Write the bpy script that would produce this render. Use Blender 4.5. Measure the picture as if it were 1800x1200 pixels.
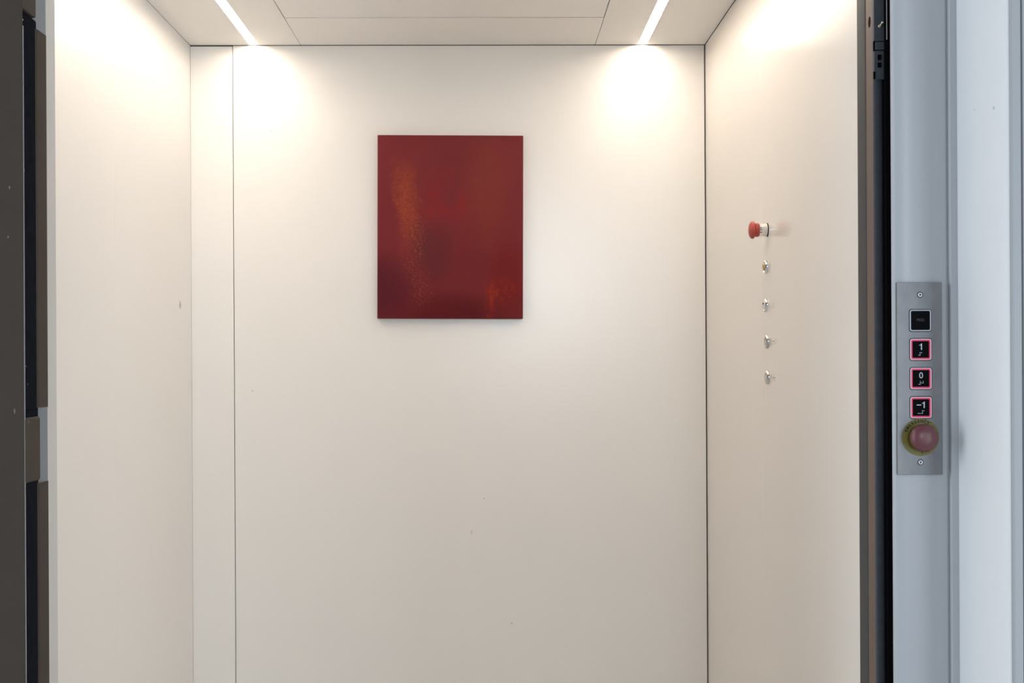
import bpy, bmesh, math, random
from mathutils import Vector, Matrix

for o in list(bpy.data.objects):
    bpy.data.objects.remove(o, do_unlink=True)
S = bpy.context.scene
C = S.collection
R = math.radians

# ------------------------------------------------------------------ camera
cam_d = bpy.data.cameras.new('camera')
cam = bpy.data.objects.new('camera', cam_d)
C.objects.link(cam)
cam_d.sensor_width = 36.0
cam_d.lens = 48.0
cam_d.shift_y = 0.018
cam_d.clip_start = 0.05
cam.location = (0, 0, 1.2)
cam.matrix_world = (Matrix.Translation((0, 0, 1.2)) @ Matrix.Rotation(-0.0157, 4, 'Z')
                    @ Matrix.Rotation(math.pi / 2, 4, 'X') @ Matrix.Rotation(-0.0051, 4, 'Z'))
S.camera = cam

# ------------------------------------------------------------------ light
LED_COL = (1.0, 0.865, 0.735)
LED_POWER = 46.0
world = bpy.data.worlds.new('world')
S.world = world
world.use_nodes = True
bg = world.node_tree.nodes['Background']
bg.inputs[0].default_value = (0.76, 0.87, 1.0, 1)
bg.inputs[1].default_value = 0.21

def window_light(name, loc, rot, sx, sy, energy, col=(0.80, 0.90, 1.0)):
    d = bpy.data.lights.new(name, 'AREA')
    d.shape = 'RECTANGLE'
    d.size, d.size_y, d.energy, d.color = sx, sy, energy, col
    o = bpy.data.objects.new(name, d)
    C.objects.link(o)
    o.location, o.rotation_euler = loc, rot        # an area lamp shines along its -Z
    return o
# daylight on the landing: a window behind the viewer, one to the right of it and one in the side wall to the left
window_light('lobby_window_light', (0.40, -3.2, 1.80), (R(90), 0, 0), 0.70, 0.85, 50)
window_light('right_window_light', (2.3, -0.9, 1.00), (R(90), 0, R(38)), 1.4, 1.8, 55)
window_light('side_window_light', (-2.6, 1.20, 1.60), (R(90), 0, R(-90)), 1.3, 2.8, 56)

S.view_settings.view_transform = 'Standard'
S.view_settings.look = 'None'
S.view_settings.exposure = 0.0
S.view_settings.gamma = 1.0
S.view_settings.use_curve_mapping = False

# ------------------------------------------------------------------ materials
def new_mat(name):
    m = bpy.data.materials.new(name)
    m.use_nodes = True
    nt = m.node_tree
    return m, nt, nt.nodes['Principled BSDF']

def nd(nt, kind, **inp):
    n = nt.nodes.new(kind)
    props = inp.pop('props', {})
    for k, v in props.items():
        setattr(n, k, v)
    for k, v in inp.items():
        key = int(k[1:]) if k[0] == 'i' and k[1:].isdigit() else k.replace('_', ' ')
        s = n.inputs[key]
        if isinstance(v, bpy.types.NodeSocket):
            nt.links.new(v, s)
        else:
            s.default_value = v
    return n

def mth(nt, op, a, b=0.0, c=0.0, clamp=False):
    n = nt.nodes.new('ShaderNodeMath')
    n.operation = op
    n.use_clamp = clamp
    for i, v in enumerate((a, b, c)):
        if isinstance(v, bpy.types.NodeSocket):
            nt.links.new(v, n.inputs[i])
        else:
            n.inputs[i].default_value = v
    return n.outputs[0]

def mixc(nt, fac, a, b):
    n = nt.nodes.new('ShaderNodeMix')
    n.data_type = 'RGBA'
    for s, v in ((n.inputs[0], fac), (n.inputs[6], a), (n.inputs[7], b)):
        if isinstance(v, bpy.types.NodeSocket):
            nt.links.new(v, s)
        else:
            s.default_value = v if not isinstance(v, tuple) or len(v) == 4 else (*v, 1)
    return n.outputs[2]

def ramp(nt, val, lo, hi):
    n = nt.nodes.new('ShaderNodeMapRange')
    n.interpolation_type = 'SMOOTHSTEP'
    nt.links.new(val, n.inputs[0])
    n.inputs[1].default_value = lo
    n.inputs[2].default_value = hi
    return n.outputs[0]

def blob(nt, co, c, r):
    """soft ellipsoid mask, 1 in the centre and 0 at radius r"""
    v = nd(nt, 'ShaderNodeVectorMath', i0=co, i1=c, props={'operation': 'SUBTRACT'}).outputs[0]
    v = nd(nt, 'ShaderNodeVectorMath', i0=v, i1=r, props={'operation': 'DIVIDE'}).outputs[0]
    l = nd(nt, 'ShaderNodeVectorMath', i0=v, props={'operation': 'LENGTH'}).outputs[1]
    return mth(nt, 'SUBTRACT', 1.0, ramp(nt, l, 0.25, 1.0))

def paint(name, col, rough=0.4, metal=0.0, noise=0.03, nscale=40.0, bump=0.0, bscale=60.0,
          coat=0.0, coat_rough=0.1, marks=(), mark_col=(0.6, 0.55, 0.5), stretch=None, spec=0.5):
    m, nt, b = new_mat(name)
    co = nd(nt, 'ShaderNodeTexCoord').outputs['Object']
    if stretch:
        co2 = nd(nt, 'ShaderNodeMapping', Vector=co, Scale=stretch).outputs[0]
    else:
        co2 = co
    nz = nd(nt, 'ShaderNodeTexNoise', Vector=co2, Scale=nscale, Detail=4.0, Roughness=0.6).outputs[0]
    lo = tuple(max(0, c * (1 - noise)) for c in col)
    hi = tuple(min(1, c * (1 + noise)) for c in col)
    c = mixc(nt, nz, lo, hi)
    for ctr, rad in marks:
        c = mixc(nt, blob(nt, co, ctr, rad), c, mark_col)
    nt.links.new(c, b.inputs['Base Color'])
    b.inputs['Roughness'].default_value = rough
    b.inputs['Metallic'].default_value = metal
    b.inputs['Specular IOR Level'].default_value = spec
    b.inputs['Coat Weight'].default_value = coat
    b.inputs['Coat Roughness'].default_value = coat_rough
    if bump:
        bz = nd(nt, 'ShaderNodeTexNoise', Vector=co, Scale=bscale, Detail=2.0).outputs[0]
        bn = nd(nt, 'ShaderNodeBump', Strength=bump, Distance=0.002, Height=bz)
        nt.links.new(bn.outputs[0], b.inputs['Normal'])
        nt.links.new(bn.outputs[0], b.inputs['Coat Normal'])
    return m

def emis(name, col, strength, base=(0.5, 0.5, 0.5)):
    m, nt, b = new_mat(name)
    b.inputs['Base Color'].default_value = (*base, 1)
    b.inputs['Emission Color'].default_value = (*col, 1)
    b.inputs['Emission Strength'].default_value = strength
    return m

CREAM = (0.875, 0.845, 0.80)
DUST = (0.50, 0.45, 0.40)
M = {}
M['back'] = paint('cream_enamel_back', CREAM, 0.25, noise=0.012, nscale=3, bump=0.05, bscale=9,
                  marks=(((-0.55, 3.45, 1.78), (0.004, 0.02, 0.004)), ((-0.6, 3.45, 1.125), (0.003, 0.02, 0.004)),
                         ((-0.05, 3.45, 0.765), (0.003, 0.02, 0.007)), ((-0.018, 3.45, 0.85), (0.004, 0.02, 0.003)),
                         ((0.05, 3.45, 0.535), (0.004, 0.02, 0.004))), mark_col=(0.68, 0.63, 0.58))
M['left'] = paint('cream_enamel_left', CREAM, 0.34, noise=0.012, nscale=3, bump=0.04, bscale=9,
                  marks=(((-0.7523, 3.325, 1.337), (0.02, 0.014, 0.014)),), mark_col=(0.42, 0.37, 0.30))
M['right'] = paint('cream_enamel_right', (0.865, 0.825, 0.77), 0.20, noise=0.012, nscale=3, bump=0.03, bscale=9, spec=0.5)
M['ceil'] = paint('cream_enamel_ceiling', (0.93, 0.905, 0.865), 0.45, noise=0.01, nscale=3)
M['gap'] = paint('dark_joint', (0.07, 0.052, 0.04), 0.9, spec=0.1)
M['led'] = emis('warm_led_diffuser', LED_COL, LED_POWER, (0.9, 0.9, 0.9))
M['alu'] = paint('white_channel', (0.82, 0.81, 0.79), 0.5, 0.0, stretch=(1, 0.05, 1), nscale=300)
M['brown'] = paint('dark_brown_enamel', (0.072, 0.056, 0.045), 0.55, spec=0.06, noise=0.10, nscale=22, bump=0.05, bscale=300,
                   marks=(((-0.5948, 1.765, 1.124), (0.01, 0.0012, 0.0045)), ((-0.607, 1.75, 1.138), (0.0012, 0.02, 0.005)),
                          ((-0.612, 1.75, 1.423), (0.0012, 0.02, 0.003)), ((-0.614, 1.75, 1.36), (0.0012, 0.02, 0.002))),
                   mark_col=(0.24, 0.21, 0.18))
M['black_seal'] = paint('black_rubber_seal', (0.014, 0.015, 0.019), 0.7, spec=0.0, noise=0.4, nscale=60,
                        marks=(((-0.598, 1.766, 1.447), (0.01, 0.002, 0.0035)), ((-0.598, 1.770, 1.195), (0.01, 0.0012, 0.0012)),
                               ((-0.598, 1.766, 1.165), (0.01, 0.001, 0.001)), ((-0.598, 1.776, 1.172), (0.01, 0.001, 0.001))),
                        mark_col=(0.45, 0.45, 0.45))
M['edge'] = paint('worn_steel_edge', (0.30, 0.32, 0.34), 0.45, 0.4)
M['grey_steel'] = paint('brushed_grey_steel', (0.20, 0.235, 0.27), 0.5, 0.2, noise=0.08, nscale=90, stretch=(1, 0.1, 4))
M['ivory'] = paint('ivory_return', (0.66, 0.64, 0.61), 0.5)
M['post_grey'] = paint('grey_post', (0.065, 0.065, 0.065), 0.55, spec=0.10)
M['warm_strip'] = paint('warm_brown_strip', (0.14, 0.10, 0.076), 0.45, spec=0.15)
M['black_rail'] = paint('black_anodised_rail', (0.095, 0.102, 0.120), 0.5, spec=0.04, noise=0.2, nscale=80)
M['black_deep'] = paint('black_plastic', (0.006, 0.006, 0.007), 0.8, spec=0.0)
M['frame'] = paint('grey_enamel_frame', (0.48, 0.49, 0.505), 0.38, noise=0.02, nscale=15, bump=0.03, bscale=200)
M['wall_shaded'] = paint('shaded_wall_paint', (0.40, 0.41, 0.42), 0.5, noise=0.02, nscale=15)  # dimly lit front face of the white wall, its shade painted as grey
M['white'] = paint('white_wall_paint', (0.86, 0.865, 0.87), 0.6, noise=0.015, nscale=20, bump=0.06, bscale=160,
                   marks=(((0.6070, 1.700, 1.51), (0.02, 0.0025, 0.0014)), ((0.613, 1.65, 1.503), (0.02, 0.004, 0.003))),
                   mark_col=(0.6, 0.6, 0.6))
M['steel'] = paint('brushed_stainless', (0.19, 0.19, 0.195), 0.42, 0.65, noise=0.22, nscale=70, stretch=(1, 1, 0.55))
M['chrome'] = paint('polished_chrome', (0.85, 0.83, 0.80), 0.12, 1.0)
M['satin'] = paint('satin_nickel', (0.66, 0.62, 0.58), 0.25, 1.0)
M['brass'] = paint('brass_core', (0.72, 0.56, 0.26), 0.3, 1.0)
M['bezel'] = paint('pale_grey_bezel', (0.62, 0.65, 0.69), 0.3, 0.3)
M['bezel_pink'] = emis('pink_lit_bezel', (0.9, 0.10, 0.25), 0.10, (0.66, 0.56, 0.62))
M['halo'] = emis('red_halo', (0.95, 0.035, 0.14), 0.45, (0.25, 0.02, 0.06))
M['halo_off'] = paint('unlit_halo', (0.006, 0.008, 0.014), 0.5, spec=0.04)
M['face'] = paint('black_button_face', (0.004, 0.004, 0.005), 0.5, spec=0.03)
M['print'] = paint('pale_print', (0.62, 0.63, 0.66), 0.5)
M['print_dim'] = paint('dim_print', (0.018, 0.015, 0.015), 0.5)
M['print_black'] = paint('black_print', (0.012, 0.011, 0.006), 0.6)
M['yellow'] = paint('yellow_disc', (0.165, 0.140, 0.012), 0.45, noise=0.08, nscale=60)
M['mushroom'] = paint('dusty_red_plastic', (0.15, 0.046, 0.054), 0.38, noise=0.06, nscale=90)
M['red'] = paint('red_stop_plastic', (0.50, 0.075, 0.055), 0.4)
M['tag'] = paint('clear_sticker', (0.84, 0.80, 0.76), 0.3)
M['tag_print'] = paint('grey_print', (0.42, 0.37, 0.33), 0.6)
M['floor'] = paint('grey_vinyl', (0.70, 0.685, 0.66), 0.5, noise=0.15, nscale=60)
M['lobby_floor'] = paint('pale_stone', (0.55, 0.54, 0.52), 0.4, noise=0.1, nscale=12)
M['canvas_side'] = paint('canvas_side', (0.16, 0.02, 0.022), 0.7)

def painting_material():
    m, nt, b = new_mat('red_abstract_paint')
    co = nd(nt, 'ShaderNodeTexCoord').outputs['Generated']
    sp = nd(nt, 'ShaderNodeSeparateXYZ', Vector=co)
    u, v = sp.outputs[0], sp.outputs[2]                     # v = 1 at the top
    w = 1.0
    def nz(scale, detail=4.0, rough=0.6, st=(0.8, 1, 1)):
        mp = nd(nt, 'ShaderNodeMapping', Vector=co, Scale=st).outputs[0]
        return nd(nt, 'ShaderNodeTexNoise', Vector=mp, Scale=scale, Detail=detail, Roughness=rough).outputs[0]
    def region(cu, cv, ru, rv):
        return blob(nt, co, (cu, 0.0, cv), (ru, 1e6, rv))
    n_big, n_mid, n_fine = nz(2.3, 3, 0.5), nz(9, 5, 0.65), nz(70, 6, 0.75)
    c = mixc(nt, ramp(nt, n_big, 0.3, 0.7), (0.155, 0.0185, 0.024), (0.185, 0.024, 0.027))
    # dull brown-red in the upper third and right
    c = mixc(nt, mth(nt, 'MULTIPLY', region(0.62, 0.86, 0.62, 0.36), 0.5), c, (0.165, 0.028, 0.030))
    f = mth(nt, 'MULTIPLY', region(0.76, 0.68, 0.24, 0.46), mth(nt, 'ADD', 0.10, mth(nt, 'MULTIPLY', n_mid, 0.55)))
    c = mixc(nt, f, c, (0.225, 0.040, 0.024))
    # deep wine in the lower left and along the bottom
    c = mixc(nt, mth(nt, 'MULTIPLY', region(0.02, 0.16, 0.32, 0.26), 0.6), c, (0.062, 0.008, 0.018))
    c = mixc(nt, mth(nt, 'MULTIPLY', region(0.52, 0.02, 0.50, 0.17), 0.7), c, (0.090, 0.006, 0.010))
    c = mixc(nt, mth(nt, 'MULTIPLY', region(0.40, 0.36, 0.17, 0.24), 0.55), c, (0.100, 0.020, 0.026))
    c = mixc(nt, mth(nt, 'MULTIPLY', region(0.90, 0.22, 0.20, 0.30), 0.55), c, (0.155, 0.008, 0.008))
    # brighter red right of the column
    f = mth(nt, 'MULTIPLY', region(0.46, 0.64, 0.22, 0.22), ramp(nt, n_mid, 0.35, 0.75))
    c = mixc(nt, f, c, (0.235, 0.016, 0.018))
    # the orange column: its axis drifts right going down
    axis = mth(nt, 'ADD', mth(nt, 'MULTIPLY', v, -0.16), 0.305)
    wob = mth(nt, 'MULTIPLY', mth(nt, 'SUBTRACT', n_mid, 0.5), 0.30)
    d = mth(nt, 'ABSOLUTE', mth(nt, 'ADD', mth(nt, 'SUBTRACT', u, axis), wob))
    col = mth(nt, 'SUBTRACT', 1.0, ramp(nt, d, 0.0, 0.125))
    ends = mth(nt, 'MULTIPLY', ramp(nt, v, 0.0, 0.14), mth(nt, 'SUBTRACT', 1.0, ramp(nt, v, 0.70, 0.93)))
    col = mth(nt, 'MULTIPLY', col, ends)
    soft = mth(nt, 'MULTIPLY', col, mth(nt, 'MULTIPLY', ramp(nt, v, 0.28, 0.62), 0.75))
    c = mixc(nt, soft, c, (0.27, 0.046, 0.022))
    spk = mth(nt, 'MULTIPLY', col, ramp(nt, n_fine, 0.50, 0.66))
    c = mixc(nt, mth(nt, 'MULTIPLY', spk, 0.75), c, (0.32, 0.085, 0.030))
    spk2 = mth(nt, 'MULTIPLY', col, ramp(nt, nz(120, 5, 0.8), 0.60, 0.70))
    c = mixc(nt, mth(nt, 'MULTIPLY', spk2, 0.7), c, (0.40, 0.15, 0.06))
    dk = mth(nt, 'MULTIPLY', mth(nt, 'MULTIPLY', region(0.30, 0.42, 0.10, 0.22), ramp(nt, n_fine, 0.55, 0.42)), 0.6)
    c = mixc(nt, dk, c, (0.075, 0.022, 0.022))
    # orange-red flame at the lower right
    f = mth(nt, 'MULTIPLY', region(0.77, 0.06, 0.045, 0.17), ramp(nt, nz(26, 5, 0.75, (0.8, 1, 0.30)), 0.40, 0.68))
    c = mixc(nt, f, c, (0.37, 0.030, 0.010))
    f = mth(nt, 'MULTIPLY', region(0.84, 0.16, 0.16, 0.10), ramp(nt, nz(30, 6, 0.75), 0.44, 0.68))
    c = mixc(nt, mth(nt, 'MULTIPLY', f, 0.8), c, (0.33, 0.030, 0.013))
    nt.links.new(c, b.inputs['Base Color'])
    b.inputs['Roughness'].default_value = 0.6
    b.inputs['Specular IOR Level'].default_value = 0.12
    bn = nd(nt, 'ShaderNodeBump', Strength=0.25, Distance=0.0008, Height=n_fine)
    nt.links.new(bn.outputs[0], b.inputs['Normal'])
    return m
M['art'] = painting_material()

# ------------------------------------------------------------------ mesh helpers
def link(name, bm, mat, parent=None, smooth=False):
    bmesh.ops.recalc_face_normals(bm, faces=bm.faces[:])
    me = bpy.data.meshes.new(name)
    bm.to_mesh(me)
    bm.free()
    if smooth:
        for p in me.polygons:
            p.use_smooth = True
        me.set_sharp_from_angle(angle=R(35))
    me.materials.append(M[mat])
    o = bpy.data.objects.new(name, me)
    C.objects.link(o)
    if parent:
        o.parent = parent
        o.matrix_parent_inverse = parent.matrix_world.inverted()
    return o

def add_box(bm, x0, x1, y0, y1, z0, z1, bevel=0.0, seg=2):
    r = bmesh.ops.create_cube(bm, size=1.0)
    vs = r['verts']
    for v in vs:
        v.co = Vector((x0 + (v.co.x + .5) * (x1 - x0), y0 + (v.co.y + .5) * (y1 - y0), z0 + (v.co.z + .5) * (z1 - z0)))
    if bevel:
        es = list({e for v in vs for e in v.link_edges})
        bmesh.ops.bevel(bm, geom=es, offset=bevel, segments=seg, affect='EDGES', profile=0.5)

def box(name, x0, x1, y0, y1, z0, z1, mat, parent=None, bevel=0.0, seg=2):
    bm = bmesh.new()
    add_box(bm, x0, x1, y0, y1, z0, z1, bevel, seg)
    o = link(name, bm, mat, parent, smooth=bevel > 0)
    if bevel:                                         # the six flat sides stay flat, only the rims are smooth
        for p in sorted(o.data.polygons, key=lambda q: -q.area)[:6]:
            p.use_smooth = False
    return o

def add_prism(bm, pts, z0, z1):
    """plan outline extruded upwards"""
    a = [bm.verts.new((x, y, z0)) for x, y in pts]
    b = [bm.verts.new((x, y, z1)) for x, y in pts]
    n = len(pts)
    for i in range(n):
        bm.faces.new((a[i], a[(i + 1) % n], b[(i + 1) % n], b[i]))
    bm.faces.new(a[::-1])
    bm.faces.new(b)

def prism(name, pts, z0, z1, mat, parent=None, smooth=True):
    bm = bmesh.new()
    add_prism(bm, pts, z0, z1)
    return link(name, bm, mat, parent, smooth)

def arc(cx, cy, r, a0, a1, n=8):
    return [(cx + r * math.cos(R(a0 + (a1 - a0) * i / n)), cy + r * math.sin(R(a0 + (a1 - a0) * i / n))) for i in range(n + 1)]

def add_lathe(bm, prof, origin, axis, seg=40):
    """prof: (radius, height along axis)"""
    q = Vector((0, 0, 1)).rotation_difference(Vector(axis).normalized()).to_matrix()
    rings = []
    for r, h in prof:
        if r < 1e-7:
            rings.append([bm.verts.new(Vector(origin) + q @ Vector((0, 0, h)))])
        else:
            rings.append([bm.verts.new(Vector(origin) + q @ Vector((r * math.cos(2 * math.pi * i / seg), r * math.sin(2 * math.pi * i / seg), h))) for i in range(seg)])
    for a, b in zip(rings, rings[1:]):
        for i in range(seg):
            j = (i + 1) % seg
            if len(a) == 1 and len(b) == 1:
                continue
            if len(a) == 1:
                bm.faces.new((a[0], b[i], b[j]))
            elif len(b) == 1:
                bm.faces.new((a[i], a[j], b[0]))
            else:
                bm.faces.new((a[i], a[j], b[j], b[i]))

def lathe(name, prof, origin, axis, mat, parent=None, seg=40):
    bm = bmesh.new()
    add_lathe(bm, prof, origin, axis, seg)
    return link(name, bm, mat, parent, smooth=True)

def rr(cx, cz, w, h, r, n=6):
    out = []
    for sx, sz, a in ((1, 1, 0), (-1, 1, 90), (-1, -1, 180), (1, -1, 270)):
        ox, oz = cx + sx * (w / 2 - r), cz + sz * (h / 2 - r)
        out += [(ox + r * math.cos(R(a + 90 * i / n)), oz + r * math.sin(R(a + 90 * i / n))) for i in range(n + 1)]
    return out

def rr_plate(name, cx, cz, w, h, r, y0, y1, mat, parent=None, soft=0.0003):
    """rounded plate facing -Y; y0 front, y1 back, with a softened front rim"""
    bm = bmesh.new()
    loops = []
    for (ins, y) in ((0, y1), (0, y0 + soft), (soft, y0)):
        loops.append([bm.verts.new((x, y, z)) for x, z in rr(cx, cz, w - 2 * ins, h - 2 * ins, max(r - ins, 1e-4))])
    for a, b in zip(loops, loops[1:]):
        n = len(a)
        for i in range(n):
            bm.faces.new((a[i], a[(i + 1) % n], b[(i + 1) % n], b[i]))
    bm.faces.new(loops[-1])
    bm.faces.new(loops[0][::-1])
    return link(name, bm, mat, parent)

def rr_ring(name, cx, cz, w, wi, r, ri, y0, y1, mat, parent=None, round_top=0.0):
    bm = bmesh.new()
    wm, rm = (w + wi) / 2, (r + ri) / 2
    prof = [(w, r, y1), (w, r, y0 + round_top), (wm, rm, y0), (wi, ri, y0 + round_top), (wi, ri, y1)]
    loops = [[bm.verts.new((x, y, z)) for x, z in rr(cx, cz, ww, ww, rrad)] for ww, rrad, y in prof]
    loops.append(loops[0])
    for a, b in zip(loops, loops[1:]):
        n = len(a)
        for i in range(n):
            bm.faces.new((a[i], a[(i + 1) % n], b[(i + 1) % n], b[i]))
    return link(name, bm, mat, parent, smooth=True)

def glyph_bm(bm, text, size, mat4, bold=0.0, depth=0.00015, center=True):
    """lettering turned into mesh: built in the local XY plane, then moved by mat4"""
    cu = bpy.data.curves.new('t', 'FONT')
    cu.body = text
    cu.size = size
    cu.extrude = depth
    cu.offset = bold
    cu.resolution_u = 3
    cu.align_x = 'CENTER'
    cu.align_y = 'CENTER' if center else 'BOTTOM_BASELINE'
    ob = bpy.data.objects.new('t', cu)
    C.objects.link(ob)
    bpy.context.view_layer.update()
    me = bpy.data.meshes.new_from_object(ob.evaluated_get(bpy.context.evaluated_depsgraph_get()))
    me.transform(mat4)
    bm.from_mesh(me)
    bpy.data.objects.remove(ob, do_unlink=True)
    bpy.data.curves.remove(cu)
    bpy.data.meshes.remove(me)

FACE = Matrix.Rotation(math.pi / 2, 4, 'X')       # text stands up and faces -Y

def empty(name, loc, label=None, cat=None, group=None):
    o = bpy.data.objects.new(name, None)
    C.objects.link(o)
    o.empty_display_size = 0.05
    o.location = loc
    bpy.context.view_layer.update()
    tag(o, label, cat, group)
    return o

def tag(o, label=None, cat=None, group=None, kind=None):
    if label: o['label'] = label
    if cat: o['category'] = cat
    if group: o['group'] = group
    if kind: o['kind'] = kind
    return o

# ------------------------------------------------------------------ the lift car
XL, XR, YB, ZC = -0.7523, 0.5471, 3.45, 1.9958
SEAM_B, SEAM_L, SEAM_R = -0.6457, 2.751, 2.735
YF = 1.96                                             # front of the car

tag(box('floor', XL, XR, YF - .04, YB, -0.03, 0.0, 'floor'), 'grey vinyl floor of the lift car', 'floor', kind='structure')
tag(box('floor', -3.0, 3.0, -4.0, 1.90, -0.04, -0.001, 'lobby_floor'), 'pale stone floor of the landing', 'floor', kind='structure')

wb = tag(box('wall_back', XL - .03, XR + .03, YB + .009, YB + .03, 0, ZC + .08, 'gap'),
         'cream back wall of the lift car', 'wall', kind='structure')
box('wall_panel', XL, SEAM_B - .0008, YB, YB + .008, 0.004, ZC - .0026, 'back', wb, 0.0008)
box('wall_panel', SEAM_B + .0008, XR - .0022, YB, YB + .008, 0.004, ZC - .0012, 'back', wb, 0.0008)

wl = tag(box('wall_left', XL - .03, XL - .009, YF, YB + .009, 0, ZC + .08, 'gap'),
         'cream left wall of the lift car', 'wall', kind='structure')
box('wall_panel', XL - .008, XL, YF, SEAM_L - .0003, 0.004, ZC - .0004, 'left', wl, 0.0004)
box('wall_panel', XL - .008, XL, SEAM_L + .0003, YB, 0.004, ZC - .0004, 'left', wl, 0.0004)

wr = tag(box('wall_right', XR + .009, XR + .03, YF, YB + .009, 0, ZC + .08, 'gap'),
         'cream right wall of the lift car', 'wall', kind='structure')
box('wall_panel', XR, XR + .008, 2.016, SEAM_R - .0003, 0.004, ZC - .001, 'right', wr, 0.0004)
box('wall_panel', XR, XR + .008, SEAM_R + .0003, YB, 0.004, ZC - .001, 'right', wr, 0.0004)

JL, JR, GAPY = -0.4748, 0.2686, 3.175
ce = tag(box('ceiling', XL - .03, XR + .03, YF, YB + .03, ZC + .012, ZC + .03, 'gap'),
         'cream panelled ceiling of the lift car', 'ceiling', kind='structure')
STRIPS = (-0.5913, 0.3875)
SW, SD = .0120, .0042                                 # half width and depth of the light slots
for (a, b), sx_ in (((XL + .0003, JL - .0006), STRIPS[0]), ((JR + .0006, XR - .001), STRIPS[1])):
    # one panel with a slot cut for its light, open towards the back wall
    prism('ceiling_panel', [(a, YF), (b, YF), (b, YB - .001), (sx_ + SW, YB - .001), (sx_ + SW, 2.05), (sx_ - SW, 2.05), (sx_ - SW, YB - .001), (a, YB - .001)],
          ZC, ZC + .010, 'ceil', ce, False)
box('ceiling_panel', JL + .0006, JR - .0006, GAPY + .003, YB - .001, ZC, ZC + .010, 'ceil', ce, 0.0005)
box('ceiling_panel', JL + .0014, JR - .0014, YF, GAPY - .003, ZC, ZC + .010, 'ceil', ce, 0.0005)

for x, lab in ((-0.5913, 'warm white LED strip in the ceiling nearer the left wall'),
               (0.3875, 'warm white LED strip in the ceiling nearer the push buttons')):
    t = empty('ceiling_light', (x, 2.75, ZC), lab, 'light', 'LED strips in the lift ceiling')
    bm = bmesh.new()
    for s in (-1, 1):
        add_box(bm, x + s * (SW - .0005) - .0004, x + s * (SW - .0005) + .0004, 2.052, YB - .002, ZC + .0002, ZC + .0098)
    add_box(bm, x - SW + .0005, x + SW - .0005, YB - .0045, YB - .002, ZC + .0002, ZC + .0098)
    link('channel', bm, 'alu', t)
    bm = bmesh.new()
    add_box(bm, x - SW + .0012, x + SW - .0012, 2.053, YB - .005, ZC + SD - .001, ZC + SD + .002)
    tag(link('diffuser', bm, 'led', t), 'glowing white diffuser')

# front returns of the car
t1 = tag(box('trim_1', XL - .03, -.6250, 1.935, 1.9780, 0, 2.1, 'ivory', None, 0.002),
         'narrow ivory front return of the car at its left opening edge', 'trim', kind='structure')
t2 = tag(prism('trim_2', arc(.5521, 1.963, .010, 180, 270) + [(.62, 1.953), (.62, 2.014), (.5421 + .003, 2.014)], 0, 2.1, 'post_grey'),
         'dark grey rounded post at the right end of the car wall', 'trim', kind='structure')

# ------------------------------------------------------------------ left door jamb
JX = -0.5948
J = empty('trim_3', (JX - .1, 1.80, 0), 'dark brown steel door jamb with black seal at the left', 'door jamb')
J['kind'] = 'structure'
HT = 2.12
box('front_panel', -1.4, JX - .0002, 1.750, 1.7525, 0, HT, 'brown', J, 0.0007)
tag(box('worn_edge', JX - .0012, JX + .0002, 1.7515, 1.7545, 0, 1.630, 'edge', J, 0.0004), 'bright worn metal edge')
tag(box('seal_strip', JX - .05, JX - .004, 1.7545, 1.8180, 0, 1.652, 'black_seal', J, 0.003, 3), 'glossy black rubber seal')
box('back_plate', JX - .05, JX - .0095, 1.818, 1.8710, 0, HT, 'grey_steel', J)
tag(J.children[-1], 'blue grey bare steel plate')

def folded_cover(z0, z1):
    """thin folded sheet standing off the seal: a flange with a rounded near edge"""
    pts = arc(JX - .0095, 1.8155, .0075, 250, 360, 6) + [(JX - .0020, 1.8500), (JX - .0036, 1.8500)]
    pts += [(JX - .0036, 1.8170)] + arc(JX - .0095, 1.8170, .0059, 350, 255, 5)
    return prism('cover_flange', pts, z0, z1, 'brown', J)
folded_cover(0, 1.0405)
folded_cover(1.1400, 1.6400)
# upper wrap of the front panel, over the top of the seal
box('upper_wrap', JX - .02, JX, 1.751, 1.8035, 1.652, HT, 'brown', J, 0.0015)
box('catch_cover', JX - .02, JX + .0006, 1.7505, 1.812, 1.0448, 1.1290, 'brown', J, 0.0035, 4)
box('catch_bolt', JX - .02, JX - .002, 1.765, 1.799, 1.1290, 1.1385, 'black_seal', J, 0.001)
box('catch_bolt', JX - .02, JX - .002, 1.765, 1.799, 1.0390, 1.0448, 'black_seal', J, 0.001)
box('fixing_screw', JX - .006, JX - .0015, 1.757, 1.7595, 1.6375, 1.6400, 'edge', J, 0.0008)

# ------------------------------------------------------------------ right door rail
K = empty('trim_4', (.545, 1.88, 0), 'black door rail with latch parts at the right edge of the opening', 'door rail')
K['kind'] = 'structure'
def strip_with_slot(name, X, y0, y1, z0, z1, sy, sz, ry, rz, mat, parent, th=.012):
    """vertical strip facing -X with an oval hole through its skin"""
    bm = bmesh.new()
    n = 24
    oval = [(sy + ry * math.cos(2 * math.pi * i / n), sz + rz * math.sin(2 * math.pi * i / n)) for i in range(n)]
    zt, zb = sz + 2.2 * rz, sz - 2.2 * rz
    sq = []
    for (a, b) in oval:
        dy, dz = (a - sy) / ry, (b - sz) / rz
        k = max(abs(dy), abs(dz))
        sq.append((sy + dy / k * 0 + (y1 - sy if dy > 0 else sy - y0) * dy / k, sz + dz / k * 2.2 * rz))
    vo = [bm.verts.new((X, a, b)) for a, b in oval]
    vi = [bm.verts.new((X + th, a, b)) for a, b in oval]
    vs = [bm.verts.new((X, a, b)) for a, b in sq]
    for i in range(n):
        j = (i + 1) % n
        bm.faces.new((vo[i], vo[j], vs[j], vs[i]))
        bm.faces.new((vo[i], vo[j], vi[j], vi[i]))
    for a, b in ((z0, zb), (zt, z1)):
        add_box(bm, X, X + th, y0, y1, a, b)
    return link(name, bm, mat, parent)
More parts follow.
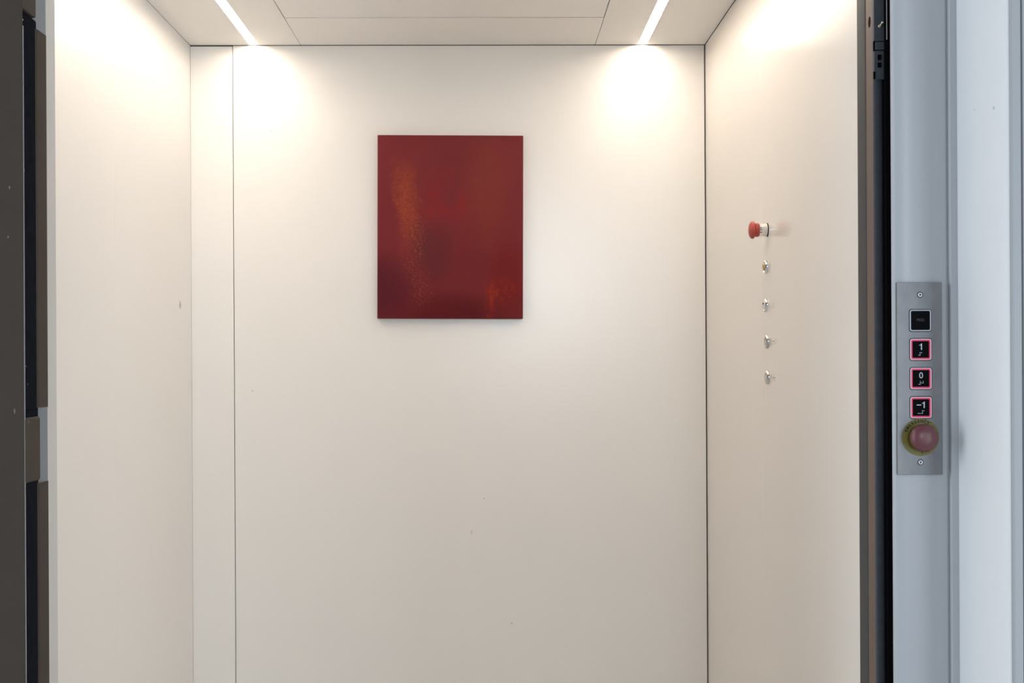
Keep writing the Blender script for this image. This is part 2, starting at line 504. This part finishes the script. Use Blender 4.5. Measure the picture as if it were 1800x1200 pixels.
strip_with_slot('warm_strip', .5415, 1.9085, 1.9530, 0, 2.1, 1.9345, 1.6777, .0065, .0082, 'warm_strip', K)
box('slot_back', .5520, .5560, 1.912, 1.950, 1.64, 1.71, 'black_deep', K)
# black rail: rounded tube profile
# the rail faces the landing; its rounded front rolls from slate into the shade beside the frame
RY = 1.878
rail = [(.5420, 1.912), (.5310, RY + .004)] + arc(.5340, RY + .003, .003, 190, 270, 4) + \
       [(.5408, RY), (.5425, RY + .001), (.5440, RY + .004), (.5700, RY + .008), (.5700, 1.912)]
prism('rail', rail, 0, 2.1, 'black_rail', K)
box('inner_seal', .5445, .58, RY - .010, RY + .012, 0, 2.1, 'black_deep', K, 0.001)
box('latch_body', .5312, .575, RY - .003, RY + .003, 1.5845, 1.6238, 'black_rail', K, 0.0010)
box('latch_window', .5358, .5412, RY - .0036, RY, 1.6106, 1.6184, 'black_deep', K, 0.0006)
box('latch_window', .5358, .5412, RY - .0036, RY, 1.6004, 1.6075, 'black_deep', K, 0.0006)
box('latch_slot', .5306, .5326, RY - .0034, RY, 1.5850, 1.5950, 'black_deep', K)
box('latch_joint', .5312, .575, RY - .0008, RY + .002, 1.6230, 1.6372, 'black_deep', K)
box('latch_step', .5330, .575, RY - .0035, RY + .003, 1.6252, 1.6360, 'black_rail', K, 0.0010)
box('upper_plate', .5308, .575, RY - .004, RY + .003, 1.6372, 2.1, 'black_rail', K, 0.0008)
tag(box('worn_edge', .5458, .5472, RY - .0108, RY - .0092, 1.6372, 2.1, 'satin', K, 0.0003), 'scuffed bright metal edge')
tag(lathe('fixing_screw', [(0, 0), (.0030, 0), (.0030, .002), (.0016, .0025), (.0016, .007), (.0018, .0075), (.0014, .009), (0, .0092)],
      (.5385, RY - .004, 1.6570), (.30, -.80, .52), 'satin', K, 16), 'small metal screw pin')

# ------------------------------------------------------------------ landing: grey frame, white wall, strip painted as its shaded face
FX0, FX1, FY = 0.5197, 0.5956, 1.75
def frame_outline():
    # rounded pressed-steel frame: the left edge rolls over into the face that carries the panel
    pts = [(FX0 + .027 - .027 * math.cos(R(a)), FY + .011 - .011 * math.sin(R(a))) for a in range(0, 91, 5)]
    for k in range(1, 11):                            # the face falls away a little towards the wall
        x = FX0 + .027 + (.5890 - FX0 - .027) * k / 10
        pts.append((x, FY + .0048 * (k / 10) ** 1.6))
    pts += [(.5906, FY + .0075), (.5918, FY + .0075), (.5928, FY + .0010), (.5936, FY),
            (FX1 + .015, FY + .0035), (FX1 + .015, 1.90), (.561, 1.90)]
    return pts
tag(prism('trim_5', frame_outline(), 0, 2.12, 'frame'), 'light grey steel door frame carrying the call panel', 'door frame', kind='structure')
WX, WY = .6030, 1.739
a, b = Vector((WX, WY)), Vector((.6165, 1.6190))
round_pts = []
for k in range(9):                                    # deep splayed reveal rolling over into the wall face
    t = k / 8
    p0, p1, p2 = a.lerp(b, .78), b, Vector((.6265, 1.6185))
    q = p0.lerp(p1, t).lerp(p1.lerp(p2, t), t)
    round_pts.append((q.x, q.y))
tag(prism('wall_front', [(WX + .001, 1.90), (WX, WY + .004), (WX, WY)] + round_pts +
          [(1.6, 1.6185), (1.6, 1.90)], 0, 2.6, 'white'),
    'white landing wall with a deep reveal beside the grey door frame', 'wall', kind='structure')
tag(prism('trim_6', [(.6200, 1.6190)] + arc(.6240, 1.6185, .0040, 185, 270, 8) + [(.6318, 1.6142), (.6326, 1.6175), (.6334, 1.6175), (.6345, 1.6138),
          (.75, 1.6138), (.75, 1.6190)], 0, 2.6, 'wall_shaded'), 'added flat strip on the white wall at the far right, its shade painted in grey', 'trim', kind='structure')
tag(box('wall_front', -1.4, 1.6, 1.7525, 1.90, 2.12, 2.6, 'white'), 'white landing wall above the doorway', 'wall', kind='structure')

# ------------------------------------------------------------------ painting
PW, PH, PT = .3655, .4600, .020
pc = Vector((-.0993, YB - PT, 1.5345))
P = empty('painting', (pc.x, YB, pc.z - PH / 2), 'dark red abstract canvas with a speckled orange column on the back wall', 'painting')
bm = bmesh.new()
add_box(bm, -PW / 2, PW / 2, 0.0005, PT, -PH / 2, PH / 2, 0.0012)
body = link('canvas_body', bm, 'canvas_side', None, True)
bm = bmesh.new()
add_box(bm, -PW / 2, PW / 2, -0.0006, 0.003, -PH / 2, PH / 2, 0.0012)
front = link('painted_face', bm, 'art', None, True)
for o in (body, front):
    o.location = pc
    o.rotation_euler = (0, R(0.40), 0)
    bpy.context.view_layer.update()
    o.parent = P
    o.matrix_parent_inverse = P.matrix_world.inverted()

# ------------------------------------------------------------------ buttons on the right wall of the car
AX = (-1, 0, 0)
e = empty('emergency_stop_button', (XR, 2.684, 1.4536), 'red mushroom stop button on a chrome barrel on the right wall', 'button')
lathe('gasket', [(0, 0), (.0134, 0), (.0134, .0012), (0, .0012)], (XR, 2.684, 1.4536), AX, 'black_deep', e)
lathe('barrel', [(0, .0012), (.0126, .0012), (.0128, .002), (.0128, .0170), (.0120, .0180), (0, .0180)], (XR, 2.684, 1.4536), AX, 'chrome', e)
bm = bmesh.new()
for i, dz in enumerate((.0035, -.001, -.0055)):
    add_box(bm, XR - .0165, XR - .0135, 2.684 - .0129 * math.cos(math.asin(dz / .0128)) - .0002, 2.684 - .0129 * math.cos(math.asin(dz / .0128)) + .001,
            1.4536 + dz - .0007, 1.4536 + dz + .0007)
link('index_mark', bm, 'black_deep', e)
lathe('collar', [(0, .0178), (.0132, .0178), (.0136, .020), (.0136, .0250), (.0125, .0265), (0, .0265)], (XR, 2.684, 1.4536), AX, 'red', e)
lathe('mushroom_head', [(0, .0262), (.0150, .0262), (.0172, .0275), (.0174, .0300), (.0165, .0325), (.0130, .0350), (.0075, .0368), (0, .0374)],
      (XR, 2.684, 1.4536), AX, 'red', e)

def round_button(y, z, label, core, name='push_button', raised=.0055):
    b = empty(name, (XR, y, z), label, 'button', 'round buttons on the right car wall')
    r = .0138
    lathe('bezel', [(0, 0), (r, 0), (r, raised * .6), (r * .93, raised), (r * .78, raised), (r * .74, raised * .75), (0, raised * .75)],
          (XR, y, z), AX, 'chrome' if core != 'nickel' else 'satin', b)
    if core == 'brass':
        lathe('key_core', [(0, raised * .7), (r * .55, raised * .7), (r * .55, raised * 1.25), (r * .48, raised * 1.35), (0, raised * 1.35)], (XR, y, z), AX, 'brass', b)
        box('key_slot', XR - raised * 1.40, XR - raised * 1.30, y - .0008, y + .0008, z - .004, z + .004, 'black_deep', b)
    elif core == 'pale':
        lathe('cap', [(0, raised * .7), (r * .72, raised * .7), (r * .72, raised * 1.0), (r * .6, raised * 1.2), (0, raised * 1.3)], (XR, y, z), AX, 'tag', b)
        lathe('indicator', [(0, raised * 1.28), (.0022, raised * 1.28), (.0018, raised * 1.45), (0, raised * 1.5)], (XR, y, z + .003), AX, 'black_deep', b, 16)
    else:
        lathe('cap', [(0, raised * .7), (r * .74, raised * .7), (r * .72, raised * 1.0), (r * .5, raised * 1.28), (0, raised * 1.4)], (XR, y, z), AX, 'satin', b)
    return b
round_button(2.691, 1.3812, 'chrome ringed key switch with brass core just below the red stop button', 'brass', 'key_switch')
round_button(2.693, 1.3059, 'chrome ringed pale push button below the key switch', 'pale')
round_button(2.684, 1.2338, 'satin metal domed push button, upper one of the lowest two', 'nickel')
round_button(2.680, 1.1632, 'satin metal domed push button, lowest of the column', 'nickel')
for y, z, lab in ((2.630, 1.2335, 'tiny pale sticker beside the upper domed push button'),
                  (2.626, 1.1630, 'tiny pale sticker beside the lowest domed push button'),
                  (2.640, 1.3035, 'tiny pale sticker beside the pale push button')):
    t = empty('label_sticker', (XR, y, z), lab, 'sticker', 'small stickers beside the push buttons')
    box('backing', XR - .0004, XR + .0001, y - .017, y + .017, z - .0055, z + .0055, 'tag', t, 0.0001)
    if z < 1.3:
        bm = bmesh.new()
        for k in (-1, 0, 1):
            add_box(bm, XR - .0006, XR - .0003, y + k * .006 - .0022, y + k * .006 + .0022, z - .0012, z + .0012)
        link('print', bm, 'tag_print', t)

# ------------------------------------------------------------------ landing call panel
PX0, PX1, PZ0, PZ1, PY = .5231, .5812, 1.0497, 1.2972, 1.7478
cp = empty('call_panel', ((PX0 + PX1) / 2, 1.75, PZ0), 'brushed steel call panel with four square buttons on the grey door frame', 'control panel')
rr_plate('plate', (PX0 + PX1) / 2, (PZ0 + PZ1) / 2, PX1 - PX0, PZ1 - PZ0, .0008, PY, PY + .0065, 'steel', cp)

def screw(x, z, rot):
    s = lathe('screw', [(0, 0), (.0030, 0), (.0030, .0006), (.0024, .0011), (0, .0013)], (x, PY, z), (0, -1, 0), 'bezel', cp, 24)
    lathe('countersink', [(.0030, 0), (.0038, 0), (.0038, .0002), (.0030, .0002)], (x, PY, z), (0, -1, 0), 'black_deep', s, 24)
    bm = bmesh.new()
    for a in (0, 90):
        b2 = bmesh.new()
        add_box(b2, -.0016, .0016, -.0016, -.0010, -.0004, .0004)
        me = bpy.data.meshes.new('t'); b2.to_mesh(me); b2.free()
        me.transform(Matrix.Translation((x, PY, z)) @ Matrix.Rotation(R(a + rot), 4, 'Y'))
        bm.from_mesh(me); bpy.data.meshes.remove(me)
    link('cross_slot', bm, 'black_deep', s)
screw(.5527, 1.2811, 20)
screw(.5523, 1.0658, 38)

CELL = {'sign': (3, 4, 5, 6), '1': (1,), '0': (2, 4, 5), '-': (3, 6)}
def call_button(x, z, text, cells, lit, size=.0277):
    y = PY - .0016
    b = rr_ring('button_bezel', x, z, size, size - .0030, .0030, .0020, y, PY + .0002, 'bezel_pink' if lit else 'bezel', cp, .0006)
    rr_ring('gap_shadow', x, z, size + .0016, size - .0002, .0037, .0029, PY - .0002, PY + .0002, 'black_deep', b)  # black ring paints the shadow in the gap around the button
    rr_ring('halo' if lit else 'inner_rim', x, z, size - .0030, size - .0062, .0020, .0010, y + .0008, PY, 'halo' if lit else 'halo_off', b)
    rr_plate('button_face', x, z, size - .0062, size - .0062, .0010, y + .0004, PY, 'face', b, .0004)
    yt = y + .0003
    if text and not lit:
        bm = bmesh.new()
        glyph_bm(bm, text, .0050, Matrix.Translation((x, yt, z + .0004)) @ FACE, 0.00005)
        link('lettering', bm, 'print_dim', b)
    elif text:
        def flat(name, pts):
            bm = bmesh.new()
            f = [bm.verts.new((px, yt - .0002, pz)) for px, pz in pts]
            k = [bm.verts.new((px, yt + .0002, pz)) for px, pz in pts]
            n = len(pts)
            bm.faces.new(f); bm.faces.new(k[::-1])
            for i in range(n):
                bm.faces.new((f[i], f[(i + 1) % n], k[(i + 1) % n], k[i]))
            link(name, bm, 'print', b)
        if '0' in text:
            bm = bmesh.new()
            glyph_bm(bm, '0', .0112, Matrix.Translation((x, yt, z + .0036)) @ FACE)
            link('numeral', bm, 'print', b)
        else:
            cx, z0, h = x + (.0039 if len(text) > 1 else .0008), z - .0006, .0083
            flat('numeral', [(cx + .0007, z0), (cx + .0007, z0 + h), (cx - .0003, z0 + h), (cx - .0008, z0 + h * .87), (cx - .0016, z0 + h * .80),
                             (cx - .0028, z0 + h * .78), (cx - .0028, z0 + h * .69), (cx - .0007, z0 + h * .69), (cx - .0007, z0)])
            if len(text) > 1:
                flat('minus_sign', [(cx - .0096, z0 + h * .40), (cx - .0038, z0 + h * .40), (cx - .0038, z0 + h * .54), (cx - .0096, z0 + h * .54)])
    if cells:
        bm = bmesh.new()
        p, cw = .00175, .0037
        x0 = x - (len(cells) - 1) * cw / 2 - p / 2
        if len(cells) == 3:
            x0 += .0008
        for i, c in enumerate(cells):
            for d in CELL[c]:
                col, row = (d - 1) // 3, (d - 1) % 3
                add_lathe(bm, [(.00062, 0), (.0005, .0003), (0, .0004)], (x0 + i * cw + col * p, yt + .0002, z - .0040 - row * p), (0, -1, 0), 8)
        link('braille_dots', bm, 'print', b)
    return b
call_button(.5529, 1.2481, 'PRES', None, False)
call_button(.5531, 1.2108, '1', ('sign', '1'), True)
call_button(.5532, 1.1735, '0', ('sign', '0'), True)
call_button(.5531, 1.1361, '\u22121', ('-', 'sign', '1'), True)

# emergency stop on the call panel
sx, sz, sr = .5523, 1.0981, .0240
dsk = lathe('stop_disc', [(0, 0), (sr, 0), (sr, .0006), (sr - .0004, .0009), (0, .0009)], (sx, PY - .0001, sz), (0, -1, 0), 'yellow', cp, 64)
bm = bmesh.new()
def ring_text(word, a0, a1, rad, size, bottom=False):
    n = len(word)
    for i, ch in enumerate(word):
        a = R(a0 + (a1 - a0) * i / (n - 1))
        rot = -(a - math.pi / 2) if not bottom else -(a + math.pi / 2)
        m4 = (Matrix.Translation((sx + rad * math.cos(a), PY - .0011, sz + rad * math.sin(a)))
              @ Matrix.Rotation(rot, 4, 'Y') @ FACE)
        glyph_bm(bm, ch, size, m4, 0.00020)
ring_text('EMERGENCY', 156, 62, .0205, .0050)
link('lettering', bm, 'print_black', dsk)
bm = bmesh.new()
ring_text('STOP', -84, -50, .0196, .0050, True)
link('lettering', bm, 'print_black', dsk)
stm = lathe('stop_stem', [(0, .0009), (.0125, .0009), (.0125, .012), (0, .012)], (sx, PY, sz), (0, -1, 0), 'mushroom', cp)
lathe('mushroom_head', [(0, .0095), (.0150, .0095), (.0172, .0115), (.0177, .0145), (.0172, .0180), (.0150, .0215), (.0105, .0240), (.0055, .0250), (0, .0253)],
      (sx, PY, sz), (0, -1, 0), 'mushroom', stm, 48)
